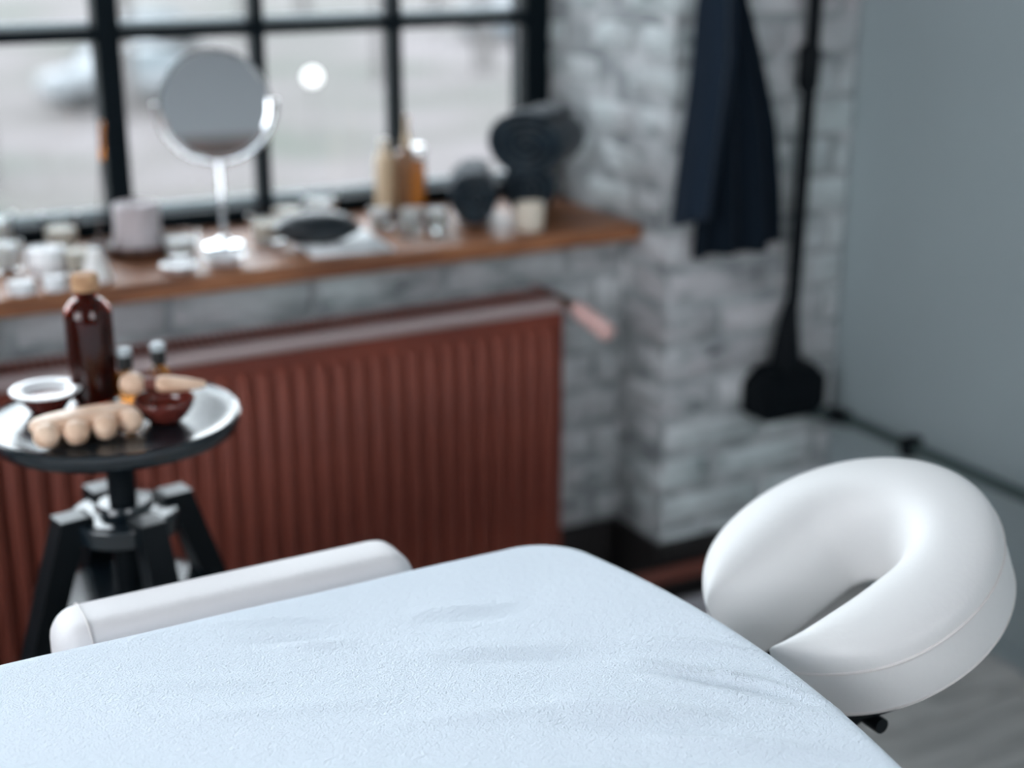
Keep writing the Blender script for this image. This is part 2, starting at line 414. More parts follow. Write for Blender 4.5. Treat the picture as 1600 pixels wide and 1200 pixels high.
link('frame_rail', box('rail', (XT0+.05, TY0+.035, ZT-.16), (XT1-.03, TY0+.06, ZT-.085), .003, 1), M['wood_light'], table)
link('frame_rail', box('rail', (XT0+.05, TY1-.06, ZT-.16), (XT1-.03, TY1-.035, ZT-.085), .003, 1), M['wood_light'], table)
link('frame_rail', box('rail', (XT1-.06, TY0+.06, ZT-.16), (XT1-.035, TY1-.06, ZT-.085), .003, 1), M['wood_light'], table)
for lx in (XT0+.12, XT1-.16):
    for ly in (TY0+.075, TY1-.115):
        link('leg', box('leg', (lx, ly, 0), (lx+.045, ly+.04, ZT-.09), .004, 1), M['wood_light'], table)
for lx in (XT0+.13, XT1-.15): link('cross_brace', box('brace', (lx, TY0+.115, .16), (lx+.02, TY1-.115, .20), .003, 1), M['wood_light'], table)
# fitted sheet
def ridge(PX, PY, a, b, h, w):
    ax, ay = a; bx, by = b; vx_, vy_ = bx-ax, by-ay; l2 = vx_*vx_+vy_*vy_
    t = ((PX-ax)*vx_+(PY-ay)*vy_)/l2; tc_ = np.clip(t, 0, 1)
    d = np.hypot(PX-ax-tc_*vx_, PY-ay-tc_*vy_); env = np.sin(np.clip(t, 0, 1)*PI)**.7
    return h*np.exp(-(d/w)**2)*env
def wr(PX, PY):
    z = .0014*np.sin(PX*9+1)*np.cos(PY*11+.5)+.0007*np.sin(PX*31+PY*17)
    R_ = [((.335, 1.232), (.44, 1.185), .0030, .006), ((.34, 1.185), (.43, 1.15), -.0026, .008), ((.37, 1.16), (.43, 1.128), .0030, .006),
          ((.50, 1.165), (.60, 1.125), .0030, .007), ((.49, 1.145), (.59, 1.105), -.0024, .008), ((.46, 1.09), (.60, 1.02), .0028, .012),
          ((.47, 1.06), (.62, .985), -.0022, .012), ((.60, .99), (.71, .875), .0042, .006), ((.61, .97), (.72, .84), -.0030, .007), ((.60, .955), (.72, .815), .0036, .007),
          ((.63, 1.02), (.74, .92), .0036, .006), ((.52, .95), (.64, .855), .0046, .012), ((.50, .92), (.63, .83), -.0032, .012), ((.56, .87), (.70, .76), .0036, .009),
          ((.66, .93), (.76, .80), .003, .006), ((.38, .99), (.55, .93), .002, .012), ((.22, 1.16), (.34, 1.10), .0016, .01), ((.25, 1.08), (.42, 1.02), .0016, .014)]
    for a, b, h, w in R_: z = z+ridge(PX, PY, a, b, h*1.35, w*.75)
    return z
def sheet_mat():
    m, t, b = _mat('pale_blue_flannel'); L = t.links.new
    b.inputs['Base Color'].default_value = (.71, .775, .84, 1); b.inputs['Roughness'].default_value = .95; b.inputs['Sheen Weight'].default_value = .25
    b.inputs['Specular IOR Level'].default_value = .15
    tcn = t.nodes.new('ShaderNodeTexCoord')
    mp = t.nodes.new('ShaderNodeMapping'); mp.inputs['Scale'].default_value = (1.0, 1.9, 1); mp.inputs['Rotation'].default_value = (0, 0, .35); L(tcn.outputs['Object'], mp.inputs[0])
    n1 = t.nodes.new('ShaderNodeTexNoise'); n1.inputs['Scale'].default_value = 120; n1.inputs['Detail'].default_value = 3; n1.inputs['Distortion'].default_value = .15; L(mp.outputs[0], n1.inputs['Vector'])
    n2 = t.nodes.new('ShaderNodeTexNoise'); n2.inputs['Scale'].default_value = 520; n2.inputs['Detail'].default_value = 2; L(tcn.outputs['Object'], n2.inputs['Vector'])
    b1 = t.nodes.new('ShaderNodeBump'); b1.inputs['Distance'].default_value = .0014; L(n1.outputs[0], b1.inputs['Height'])
    b2 = t.nodes.new('ShaderNodeBump'); b2.inputs['Distance'].default_value = .0014; L(n2.outputs[0], b2.inputs['Height']); L(b1.outputs[0], b2.inputs['Normal']); L(b2.outputs[0], b.inputs['Normal'])
    return m
M['sheet'] = sheet_mat()
sh = link('fitted_sheet', soft_slab('fitted_sheet', XT0-.001, XT1+.001, TY0-.001, TY1+.001, .060, .022, .085, ZT, .006, wr, True), M['sheet'])
tag(sh, 'pale blue flannel sheet stretched over the massage table', 'sheet')
# armrest ------------------------------------------------------------
arm = thing('armrest', 'white padded armrest along the far side of the blue sheet', 'armrest', (.40, 1.314, .605))
bmm = bmesh.new(); add_box(bmm, (-.188, -.044, -.04), (.188, .044, .045))
me = finish('cushion', bmm)
o = link('cushion', me, M['vinyl_arm'], arm)
bmm = bmesh.new(); bmm.from_mesh(me); bmesh.ops.bevel(bmm, geom=bmm.edges[:], offset=.030, segments=6, profile=.5, affect='EDGES'); bmm.to_mesh(me); bmm.free(); me.shade_smooth()
for sx in (-.158,):
    pts = []
    for cx_, cz_, a0 in ((.0145, .0155, 0), (-.0145, .0155, 90), (-.0145, -.0105, 180), (.0145, -.0105, 270)):
        for q in range(9):
            a = math.radians(a0+90*q/8); pts.append((sx, cx_+.0298*math.cos(a), cz_+.0298*math.sin(a)))
    pts.append(pts[0])
    link('seam', tube('seam', pts, .0012, 6, False), M['piping'], arm)
link('base_board', box('base', (-.17, -.035, -.055), (.17, .035, -.041), .003, 1), M['black'], arm)
link('bracket', tube('br', [(-.1, 0, -.05), (-.1, -.03, -.085), (-.1, -.085, -.085)], .008), M['black'], arm)
link('bracket', tube('br', [(.1, 0, -.05), (.1, -.03, -.085), (.1, -.085, -.085)], .008), M['black'], arm)

# ================================================================== FACE CRADLE
fc = thing('face_cradle', 'white horseshoe shaped face cradle cushion at the head end of the table', 'face cradle', (.948, 1.022, .674))
TILT = math.radians(25)
MT = Matrix.Rotation(-TILT, 4, 'Y')
def horseshoe(sections, n=120, phm=math.radians(152), Ro=.158, ri=.026, ax=0.010, tipw=40):
    """sections: list of (u, z); u in -1 (inner edge) .. 1 (outer edge). returns verts, faces (closed section loop)"""
    v, f = [], []; m = len(sections)
    for k in range(n+1):
        ph = -phm+2*phm*k/n
        O_ = Vector((Ro*math.cos(ph), Ro*.985*math.sin(ph)))
        if abs(ph) < PI/2: I_ = Vector((ax+(ri)*math.cos(ph), ri*math.sin(ph)))
        else: I_ = Vector((ax+(Ro*.98)*math.cos(ph)*1.14, math.copysign(ri, ph)))
        # tip rounding: shrink towards the middle
        e = (phm-abs(ph))/math.radians(tipw)
        w = 1.0 if e >= 1 else math.sqrt(max(0, 1-(1-e)**2))
        C_ = O_*.5+I_*.5
        tz = 1.0 if e >= 1 else (.55+.45*w)
        for u, z in sections:
            p = C_+(O_-C_)*(u*max(w, .02))
            zz = z*tz if z > 0 else (z if w > .3 else z)
            v.append((p.x, p.y, zz))
    for k in range(n):
        for i in range(m):
            j = (i+1) % m; f.append((k*m+i, k*m+j, (k+1)*m+j, (k+1)*m+i))
    f.append(tuple(range(m))); f.append(tuple(n*m+i for i in range(m))[::-1])
    return v, f
sec = [(.955, -.080), (.985, -.073), (1.0, -.055), (1.0, -.035), (.998, -.018), (.988, -.008), (.965, -.001), (.91, .004), (.78, .009), (.6, .013), (.35, .0165), (.1, .018), (-.15, .016),
       (-.35, .010), (-.50, -.001), (-.64, -.018), (-.78, -.038), (-.90, -.055), (-.97, -.070), (-.95, -.080)]
v, f = horseshoe(sec)
me = pydata('cushion', v, f); me.transform(MT)
bmm = bmesh.new(); bmm.from_mesh(me); bmesh.ops.recalc_face_normals(bmm, faces=bmm.faces); bmm.to_mesh(me); bmm.free()
cu = link('cushion', me, M['vinyl'], fc)
sd = cu.modifiers.new('sub', 'SUBSURF'); sd.levels = 1; sd.render_levels = 1
def edge_pt(ph, z, grow, phm=math.radians(152), Ro=.158, ri=.026, ax=.010, tipw=40):
    O_ = Vector((Ro*math.cos(ph), Ro*.985*math.sin(ph)))
    I_ = Vector((ax+ri*math.cos(ph), ri*math.sin(ph))) if abs(ph) < PI/2 else Vector((ax+Ro*.98*math.cos(ph)*1.14, math.copysign(ri, ph)))
    e = (phm-abs(ph))/math.radians(tipw); w = 1 if e >= 1 else math.sqrt(max(0, 1-(1-e)**2)); C_ = O_*.5+I_*.5
    p = C_+(O_-C_)*(w*grow); return MT @ Vector((p.x, p.y, z))
pts = [edge_pt(math.radians(-148+296*k/140), -.017, .993) for k in range(141)]
link('piping', tube('piping', pts, .0018, 8), M['piping'], cu)
pts = [edge_pt(math.radians(-148+296*k/140), -.072, .978) for k in range(141)]
link('piping', tube('piping', pts, .0013, 8), M['piping'], cu)
v, f = horseshoe([(.66, -.090), (.66, -.079), (-.60, -.079), (-.60, -.090)], n=60)
me = pydata('platform', v, f, False); me.transform(MT)
link('platform', me, M['black'], fc)
for s_ in (-1, 1):
    a = MT @ Vector((-.02, s_*.085, -.095)); b_ = MT @ Vector((-.11, s_*.085, -.10))
    link('frame_bar', tube('bar', [a, b_, Vector((-.145, s_*.085, -.140))], .008), M['black'], fc)
link('crossbar', tube('crossbar', [MT @ Vector((-.09, -.115, -.10)), MT @ Vector((-.09, .115, -.10))], .008), M['black'], fc)
link('lever', box('lever', (-.115, -.150, -.125), (-.085, -.100, -.108), .004, 2), M['black'], fc)
link('knob', at(rot(lathe('knob', [(0, -.014), (.013, -.014), (.016, -.010), (.016, .010), (.013, .014), (0, .014)], 20), PI/2, 'X'), (-.098, -.135, -.125)), M['black'], fc)

# ================================================================== RADIATOR
rad = thing('radiator', 'brown ribbed panel radiator below the window sill', 'radiator', (0, 0, 0))
RX0, RX1, RY0, RY1, RZ0, RZ1 = -.26, 1.276, 2.132, 2.238, .09, .645
link('front_panel', box('fp', (RX0, RY0+.0105, RZ0), (RX1, RY0+.016, RZ1-.012), .003, 1), M['brownmetal'], rad)
link('back_panel', box('bp', (RX0, RY1-.012, RZ0), (RX1, RY1-.004, RZ1-.012), .003, 1), M['brownmetal'], rad)
link('side_cover', box('sc', (RX1-.004, RY0+.004, RZ0+.01), (RX1+.001, RY1, RZ1-.006), .0015, 1), M['brownmetal'], rad)
link('side_cover', box('sc', (RX0-.001, RY0+.004, RZ0+.01), (RX0+.004, RY1, RZ1-.006), .0015, 1), M['brownmetal'], rad)
# rib: raised channel with sloping shoulders
def rib_mesh():
    pr_ = [(-.0125, .011), (-.0098, .0), (-.0055, -.003), (.0055, -.003), (.0098, .0), (.0125, .011)]
    v, f = [], []
    for z, s in ((RZ0+.018, 0), (RZ0+.030, 1), (RZ1-.062, 1), (RZ1-.050, 0)):
        for x, y_ in pr_: v.append((x, RY0+(y_ if s else .011), z))
    n = len(pr_)
    for r in range(3):
        for i in range(n-1): f.append((r*n+i, r*n+i+1, (r+1)*n+i+1, (r+1)*n+i))
    me = pydata('rib', v, f); me.materials.append(M['brownmetal']); return me
rm = rib_mesh()
x = RX1-.030
while x > RX0+.02:
    o = link('rib', rm, None, rad); o.location = (x, 0, 0); x -= .0333
# top cover: front ledge, grille, back ledge
link('top_rail', box('tr', (RX0, RY0, RZ1-.024), (RX1, RY0+.036, RZ1-.001), .010, 3), M['browntop_sheen'], rad)
link('top_rail', box('tr', (RX0, RY1-.022, RZ1-.012), (RX1, RY1, RZ1-.001), .003, 2), M['browntop_sheen'], rad)
bm = bmesh.new(); x = RX0+.006
while x < RX1-.006:
    add_box(bm, (x, RY0+.034, RZ1-.006), (x+.0050, RY1-.020, RZ1-.0005)); x += .0125
g = link('grille', finish('grille', bm), M['brownmetal'], rad); g['kind'] = 'stuff'
link('heating_fins', box('fins', (RX0+.02, RY0+.030, RZ0+.02), (RX1-.02, RY1-.03, RZ1-.05)), M['near_black'], rad)
for x in (RX0+.2, RX1-.2): link('wall_bracket', box('wb', (x, RY1-.006, RZ1-.12), (x+.03, YU+.004, RZ1-.06)), M['black'], rad)
# valve
va = thing('radiator_valve', 'pinkish radiator valve head sticking out beside the radiator top', 'valve', (1.290, 2.165, .628))
a = Vector((0, -.045, .004)); b_ = Vector((.024, -.128, -.030))
d = (b_-a)
pts = [a, a+d*.06, a+d*.12, a+d*.85, a+d*.96, b_]
link('valve_head', tube('vh', pts, [.011, .0135, .0155, .0165, .0145, .009], 20), M['copper'], va)
link('valve_body', tube('vb', [(-.016, .0, .004), (.0, .0, .004), (.0, -.02, .004), a], .010, 14), M['brass'], va)
link('supply_pipe', tube('sp', [(0, 0, .004), (.012, .03, .002), (.014, .125, 0)], .008, 12), M['brownpipe'], va)

# floor-level pipes
hp = link('heating_pipe', tube('hp', [(1.285, 2.075, .086), (1.60, 2.078, .080), (XR-.008, 2.082, .074)], .015, 14), M['brownpipe'])
tag(hp, 'brown painted heating pipe along the foot of the brick corner', 'pipe')
gp = link('grey_pipe', tube('gp', [(1.30, 2.04, .022), (1.36, 2.04, .022), (1.60, 2.04, .022), (1.86, 2.04, .022)], .0215, 14), M['greypipe'])
tag(gp, 'short pale grey pipe lying on the floor under the brown heating pipe', 'pipe')

# ================================================================== PIPES ON THE WALLS
cp = thing('vertical_conduit', 'black vertical pipe on the white brick pier beside the robe', 'pipe', (1.773, YP-.030, .44))
def zc(z): return z-.44
link('pipe', tube('pipe', [(-.004, 0, zc(.50)), (0, 0, zc(.60)), (.008, 0, zc(1.1)), (.012, 0, zc(2.99))], .0135, 16), M['pipeblack'], cp)
link('coupling', tube('cpl', [(.002, 0, zc(.985)), (.002, 0, zc(.995)), (.003, 0, zc(1.06)), (.003, 0, zc(1.07))], [.015, .0205, .0205, .015], 16), M['pipeblack'], cp)
link('reducer', tube('rd', [(-.010, 0, zc(.452)), (-.010, 0, zc(.50)), (-.007, 0, zc(.555)), (-.003, 0, zc(.585))], [.031, .027, .019, .014], 16), M['pipeblack'], cp)
link('wall_clip', box('clip', (-.02, -.002, zc(1.5)), (.03, .029, zc(1.53)), .003, 1), M['pipeblack'], cp)
jb = thing('junction_box', 'black eight-sided junction box low on the white brick pier', 'junction box', (1.768, YP-.002, .350))
v, f = [], []
oc = [(-.058, 0), (.058, 0), (.086, .018), (.086, .078), (.055, .108), (-.055, .108), (-.086, .078), (-.086, .018)]
for yy, s in ((-.0, 1), (-.045, 1), (-.055, .93)):
    for x, z in oc: v.append((x*s, yy, .054+(z-.054)*s))
for r in range(2):
    for i in range(8): j = (i+1) % 8; f.append((r*8+i, r*8+j, (r+1)*8+j, (r+1)*8+i))
f.append(tuple(16+i for i in range(8))[::-1]); f.append(tuple(range(8)))
link('housing', pydata('housing', v, f, False), M['pipeblack'], jb)
link('lid', box('lid', (-.060, -.061, .018), (.060, -.053, .090), .004, 2), M['pipeblack'], jb)
for sx in (-1, 1):
    for zz in (.026, .082):
        link('screw', at(rot(lathe('screw', [(0, 0), (.005, 0), (.005, .003), (0, .004)], 10), PI/2, 'X'), (sx*.05, -.060, zz)), M['steel'], jb)
hc = thing('wall_conduit', 'grey-green conduit running low along the smooth right wall', 'pipe', (XR-.020, YP-.025, .334))
pts = [(-.060, -.003, .012), (-.030, -.003, .004), (-.010, -.008, 0), (-.002, -.022, -.001), (0, -.045, -.001), (0, -1.2, -.001), (0, -3.6, -.001)]
link('pipe', tube('pipe', pts, .0115, 14), M['conduit'], hc)
link('elbow', tube('elbow', [(-.022, -.003, .002), (-.010, -.008, 0), (-.002, -.022, -.001), (0, -.046, -.001)], .0165, 14), M['pipeblack'], hc)
link('clamp', box('clamp', (-.019, -.235, -.020), (.018, -.208, .019), .004, 2), M['pipeblack'], hc)
link('clamp', box('clamp', (-.019, -1.235, -.020), (.018, -1.208, .019), .004, 2), M['pipeblack'], hc)

# ================================================================== ROBE ON HOOK
rb = thing('bathrobe', 'dark navy bathrobe hanging from a hook on the white brick pier', 'bathrobe', (1.575, YP, 1.38))
hk = thing('wall_hook', 'black wall hook holding up the navy robe', 'hook', (1.575, YP-.002, 1.40))
link('plate', box('plate', (-.015, -.006, -.04), (.015, 0, .04), .002, 1), M['black'], hk)
link('prong', tube('prong', [(0, -.004, -.01), (0, -.035, -.02), (0, -.05, -.005), (0, -.052, .012)], .005, 10), M['black'], hk)
def cloth(name, ztop, zbot, left, right, dep, folds, amp, y0, seedv, nu=90, nv=46, th=.004):
    v, f = [], []
    for side in (0, 1):
        for j in range(nv+1):
            t = j/nv; z = ztop+(zbot-ztop)*t
            xl, xr = left(z), right(z)
            for i in range(nu+1):
                u = i/nu
                ph = folds*u*2*PI+seedv+.5*math.sin(3*t+seedv)+.9*math.sin(u*5+seedv)
                fo = (.5+.5*math.sin(ph))**1.3
                edge = math.sin(PI*u)**.5 if 0 < u < 1 else 0
                yy = y0-dep*edge*(.45+.55*t)-amp*fo*(.25+.75*t)
                zz = z-(.004*math.sin(ph*.5+1)+.004*math.sin(u*5))*t
                v.append((xl+(xr-xl)*u, yy+(th if side else 0), zz))
    w = nu+1; N = w*(nv+1)
    for j in range(nv):
        for i in range(nu):
            a = j*w+i; f.append((a, a+w, a+w+1, a+1)); f.append((N+a, N+a+1, N+a+w+1, N+a+w))
    for j in range(nv):
        a = j*w; f.append((a, N+a, N+a+w, a+w)); a = j*w+nu; f.append((a, a+w, N+a+w, N+a))
    for i in range(nu):
        a = nv*w+i; f.append((a, N+a, N+a+1, a+1)); a = i; f.append((a, a+1, N+a+1, N+a))
    return pydata(name, v, f)
def interp(tab):
    zs_ = [p[0] for p in tab]; xs_ = [p[1] for p in tab]
    return lambda z: float(np.interp(z, zs_, xs_))
R0 = interp([(.69, 1.735), (.80, 1.725), (.93, 1.705), (1.06, 1.665), (1.15, 1.632), (1.30, 1.595), (1.38, 1.585)])
L0 = interp([(.69, 1.530), (.77, 1.535), (.95, 1.548), (1.15, 1.548), (1.30, 1.562), (1.38, 1.567)])
me = cloth('body', 1.385, .70, L0, R0, .020, 3.2, .026, YP-.012, .4); me.transform(Matrix.Translation((-1.575, -YP, -1.38)))
link('robe_body', me, M['robe'], rb)
R1 = interp([(.76, 1.548), (.95, 1.575), (1.06, 1.59), (1.15, 1.585), (1.30, 1.582), (1.38, 1.58)])
L1 = interp([(.76, 1.458), (.90, 1.474), (1.02, 1.492), (1.15, 1.503), (1.30, 1.545), (1.38, 1.565)])
me = cloth('sleeve', 1.385, .772, L1, R1, .012, 1.6, .018, YP-.048, 2.2, 50); me.transform(Matrix.Translation((-1.575, -YP, -1.38)))
link('sleeve', me, M['robe_fold_light'], rb)
link('hanging_loop', tube('loop', [(-.01, -.045, -.02), (-.012, -.050, .012), (0, -.046, .022), (.012, -.050, .012), (.01, -.045, -.02)], .0025, 8), M['robe'], rb)

# ================================================================== BLACK STOOL used as side table
SX, SY, ST = .373, 1.684, .717
st = thing('round_stool', 'round black pedestal stool with splayed legs holding oils and bowls', 'stool', (SX, SY, 0))
link('seat', lathe('seat', [(0, ST-.022), (.130, ST-.022), (.145, ST-.018), (.1505, ST-.008), (.1505, ST+.001), (.148, ST+.003), (.1455, ST+.001), (.142, ST-.0005), (0, ST)], 72), M['black_top'], st)
link('spindle', lathe('spindle', [(0, .40), (.017, .40), (.017, ST-.06), (.03, ST-.045), (.045, ST-.022), (0, ST-.022)], 28), M['black'], st)
link('hub', lathe('hub', [(0, .560), (.05, .560), (.066, .568), (.068, .590), (.064, .5945), (.036, .5945), (.032, .597), (.030, .605), (.0, .606)], 44), M['black_top'], st)
for k in range(4):
    an = math.radians(190+90*k); R4 = Matrix.Rotation(an, 4, 'Z')
    bm = bmesh.new(); n_ = 14; ring = []
    for i in range(n_+1):
        t = i/n_; z = .600-.600*t; rad_ = .074+.165*t+.012*math.sin(t*PI); w = .0165+.0035*t; th = .022-.006*t
        ring.append([bm.verts.new((rad_+dx, dy, z)) for dx, dy in ((-th, -w), (th*.55, -w), (th*.55, w), (-th, w))])
    for a, b_ in zip(ring, ring[1:]):
        for i in range(4): bm.faces.new((a[i], a[(i+1) % 4], b_[(i+1) % 4], b_[i]))
    bm.faces.new(ring[0]); bm.faces.new(ring[-1][::-1])
    add_box(bm, (.045, -.0160, .574), (.0855, .0160, .6015))
    me = finish('leg', bm, False); me.transform(R4)
    leg = link('leg', me, M['black'], st)
    me = at(lathe('foot', [(0, 0), (.018, 0), (.018, .006), (0, .008)], 14), (.238, 0, 0)); me.transform(R4); link('foot', me, M['capblack'], leg)
    me = box('tab', (.052, -.0165, .6016), (.087, .0165, .6032), .0006, 1); me.transform(R4); link('tab_sheen_plate', me, M['black_tab'], leg)  # added plate, glossier than the leg, for the bright reflection on top
link('footrest_disc', lathe('footrest_disc', [(0, .470), (.098, .470), (.106, .476), (.104, .484), (.098, .487), (0, .485)], 48), M['black_top'], st)

# amber bottle
ZB = ST+.0008
bo = thing('oil_bottle', 'tall amber glass bottle with cork stopper at the back of the stool', 'bottle', (.366, 1.752, ZB), .2)
link('glass', lathe('glass', [(0, .001), (.024, .001), (.028, .004), (.029, .010), (.029, .112), (.027, .121), (.020, .130), (.013, .134), (.012, .142), (.0095, .142), (.0095, .134), (.017, .127), (.0245, .118), (.0262, .110), (.0262, .008), (.024, .005), (0, .004)], 40), M['amber'], bo)
link('oil', lathe('oil', [(0, .0055), (.0235, .0055), (.0255, .009), (.0255, .098), (0, .099)], 36), M['amber_liq'], bo)
link('cork', lathe('cork', [(0, .137), (.0088, .137), (.0092, .1425), (.0155, .1430), (.0165, .146), (.0165, .160), (.0145, .163), (0, .1635)], 28), M['cork'], bo)
# dropper bottles
db = thing('dropper_bottle', 'small amber bottle with black cap, right next to the tall oil bottle', 'bottle', (.402, 1.735, ZB), 0)
link('glass', lathe('glass', [(0, 0), (.0105, 0), (.012, .002), (.012, .032), (.010, .037), (.007, .040), (.007, .043), (0, .043)], 28), M['amber2'], db)
link('cap', lathe('cap', [(0, .041), (.0088, .041), (.0092, .043), (.0092, .057), (.0085, .0585), (0, .059)], 24), M['capblack'], db)
link('cap_top', lathe('cap_top', [(0, .0585), (.0095, .0585), (.0100, .061), (.0095, .066), (.006, .068), (0, .068)], 24), M['cap_highlight'], db)
d2 = copy_tree(db); d2.location = (.445, 1.738, ZB); tag(d2, 'small amber bottle with black cap behind the wooden pestle', 'bottle')
# left bowl
b1 = thing('oil_bowl', 'white-rimmed brown bowl of oil at the left of the stool', 'bowl', (.305, 1.742, ZB))
link('bowl', lathe('bowl', [(0, 0), (.018, 0), (.022, .002), (.026, .008), (.034, .018), (.0405, .026), (.040, .0275), (.036, .0265), (.026, .016), (.018, .010), (0, .008)], 40), M['redbowl'], b1)
link('rim', lathe('rim', [(.0405, .0255), (.0425, .0262), (.0425, .0285), (.038, .0292), (.031, .0262), (.0245, .0205), (.022, .018), (.0245, .017), (.035, .0245)], 44), M['porcelain'], b1)
link('oil', lathe('oil', [(0, .0185), (.0235, .0185), (.0238, .0192), (0, .0192)], 36), M['oil'], b1)
# right bowl
b2 = thing('glass_bowl', 'dark red-brown glass bowl under the wooden pestle', 'bowl', (.421, 1.634, ZB))
link('bowl', lathe('bowl', [(0, 0), (.016, 0), (.020, .002), (.027, .009), (.0335, .019), (.0365, .028), (.0360, .0295), (.0345, .029), (.030, .019), (.022, .010), (0, .007)], 40), M['redbowl'], b2)
link('oil', lathe('oil', [(0, .015), (.0268, .015), (.0275, .0165), (0, .0165)], 32), M['oil'], b2)
# pestle lying across the bowl
A_ = Vector((.395, 1.672, ZB+.040)); B_ = Vector((.476, 1.640, ZB+.036)); dd_ = (B_-A_).normalized()
pe = thing('wooden_pestle', 'pale wooden pestle with round head lying across the red-brown bowl', 'pestle', A_)
pts = [dd_*(-.016), dd_*(-.0135), dd_*(-.008), dd_*.0, dd_*.008, dd_*.0135]
link('head', tube('head', pts, [.004, .009, .0128, .0145, .0125, .008], 20), M['wood_light'], pe)
link('collar', tube('collar', [dd_*.0125, dd_*.016, dd_*.024, dd_*.028], [.0075, .0085, .0085, .0075], 16), M['brownpipe'], pe)
link('handle', tube('handle', [dd_*.027, dd_*.034, dd_*.045, dd_*.065, dd_*.080, dd_*.086], [.0075, .0105, .0105, .0080, .0055, .003], 18), M['wood_light'], pe)
# roller massager
rm_ = thing('wooden_massager', 'wooden hand massager with four round rollers at the front of the stool', 'massager', (.325, 1.618, ZB), math.radians(4))
bm = bmesh.new(); n_ = 40; top, bot, mid = [], [], []
def oval(a): return (.062*math.copysign(abs(math.cos(a))**.75, math.cos(a)), .020*math.copysign(abs(math.sin(a))**.8, math.sin(a)))
rings = []
for z, s in ((.014, .90), (.017, 1.0), (.024, 1.0), (.028, .93), (.030, .80)):
    rings.append([bm.verts.new((oval(2*PI*i/n_)[0]*s, .012+oval(2*PI*i/n_)[1]*s, z)) for i in range(n_)])
for a, b_ in zip(rings, rings[1:]):
    for i in range(n_): bm.faces.new((a[i], a[(i+1) % n_], b_[(i+1) % n_], b_[i]))
bm.faces.new(rings[0][::-1]); bm.faces.new(rings[-1])
link('body', finish('body', bm, True), M['wood_light'], rm_)
ball = lathe('roller', [(0, -.0145), (.006, -.0135), (.011, -.0105), (.0145, -.004), (.0150, 0), (.0145, .004), (.011, .0105), (.006, .0135), (0, .0145)], 22); ball.materials.append(M['wood_light'])
for i, x in enumerate((-.049, -.0165, .0165, .049)):
    o = link('roller', ball, None, rm_); o.location = (x, -.014+(.006 if abs(x) > .03 else 0), .0152)
link('axle', tube('axle', [(-.055, -.006, .0152), (.055, -.006, .0152)], .003, 10), M['wood_light'], rm_)
link('back_foot', box('back_foot', (-.04, .018, 0), (.04, .028, .0145), .003, 1), M['wood_light'], rm_)

# ================================================================== THINGS ON THE SILL
Z0 = SILL+.0006
def votive(x, y, r, h, label, wax='wax', fill=.55, glass='clear', flare=1.08, cat='candle holder', group=None):
    t = thing('candle_holder', label, cat, (x, y, Z0), 0, group)
    prof = [(0, 0), (r*.80, 0), (r*.88, h*.04), (r, h*.45), (r*flare, h), (r*flare-.002, h+.0006), (r-.003, h*.45), (r*.80, h*.11), (0, h*.10)]
    link('glass', lathe('glass', prof, 32), M[glass], t)
    link('candle', lathe('candle', [(0, h*.12), (r*.72, h*.12), (r*.78, h*.2), (r*.86, h*fill*.9), (r*.80, h*fill), (0, h*fill*.96)], 28), M[wax], t)
    link('wick', tube('wick', [(0, 0, h*fill*.9), (.0008, 0, h*fill+.008)], .0008, 6), M['capblack'], t)
    return t
votive(.385, 2.535, .034, .070, 'clear glass with white candle at the far left back of the sill', 'wax', .8)
votive(.490, 2.500, .030, .066, 'clear glass candle holder with amber candle by the black window rail', 'cream', .6)
votive(.378, 2.405, .030, .048, 'round white candle glass cut by the left picture edge', 'wax', .9, 'clear', 1.0)
votive(.432, 2.352, .034, .042, 'widest white candle bowl, in front of the amber one on the sill', 'wax', .95, 'porcelain', .85)
votive(.481, 2.330, .027, .042, 'beige candle glass between wide white candle bowl and grey pillar candle', 'cream', .9, 'clear', .92)
def tealight(x, y, r, h, label):
    t = thing('tealight', label, 'candle', (x, y, Z0))
    link('cup', lathe('cup', [(0, 0), (r*.96, 0), (r, h*.1), (r, h), (r*.95, h*1.01), (r*.94, h*.8), (0, h*.78)], 28), M['porcelain'], t)
    link('wax', lathe('wax', [(0, h*.78), (r*.93, h*.78), (r*.93, h*.93), (0, h*.9)], 24), M['wax'], t)
    link('wick', tube('wick', [(0, 0, h*.85), (.0005, 0, h+.006)], .0008, 6), M['capblack'], t)
tealight(.372, 2.236, .021, .020, 'leftmost white tealight on the front edge of the sill')
tealight(.421, 2.234, .018, .022, 'white tealight at the sill edge above the corked bottle')
t = thing('cone_candle', 'tall tapering white candle at the sill edge right of the corked bottle', 'candle', (.492, 2.262, Z0))
link('body', lathe('body', [(0, 0), (.024, 0), (.0245, .003), (.020, .020), (.012, .044), (.009, .052), (0, .053)], 28), M['wax'], t)
link('wick', tube('wick', [(0, 0, .052), (0, 0, .060)], .0008, 6), M['capblack'], t)
# pillar candle on wooden dish
t = thing('candle_dish', 'dark round wooden dish under the grey pillar candle', 'dish', (.600, 2.415, Z0))
link('dish', lathe('dish', [(0, 0), (.048, 0), (.056, .004), (.060, .018), (.058, .021), (.052, .019), (.046, .012), (0, .011)], 40), M['darkwood'], t)
t = thing('pillar_candle', 'grey-white pillar candle standing on the dark wooden dish', 'candle', (.600, 2.415, Z0+.0118))
link('candle', lathe('candle', [(0, 0), (.039, 0), (.0405, .004), (.040, .030), (.0385, .034), (.0385, .070), (.036, .076), (.030, .0775), (.026, .074), (0, .073)], 36), M['waxgrey'], t)
link('wick', tube('wick', [(0, 0, .072), (.001, 0, .086)], .001, 6), M['capblack'], t)
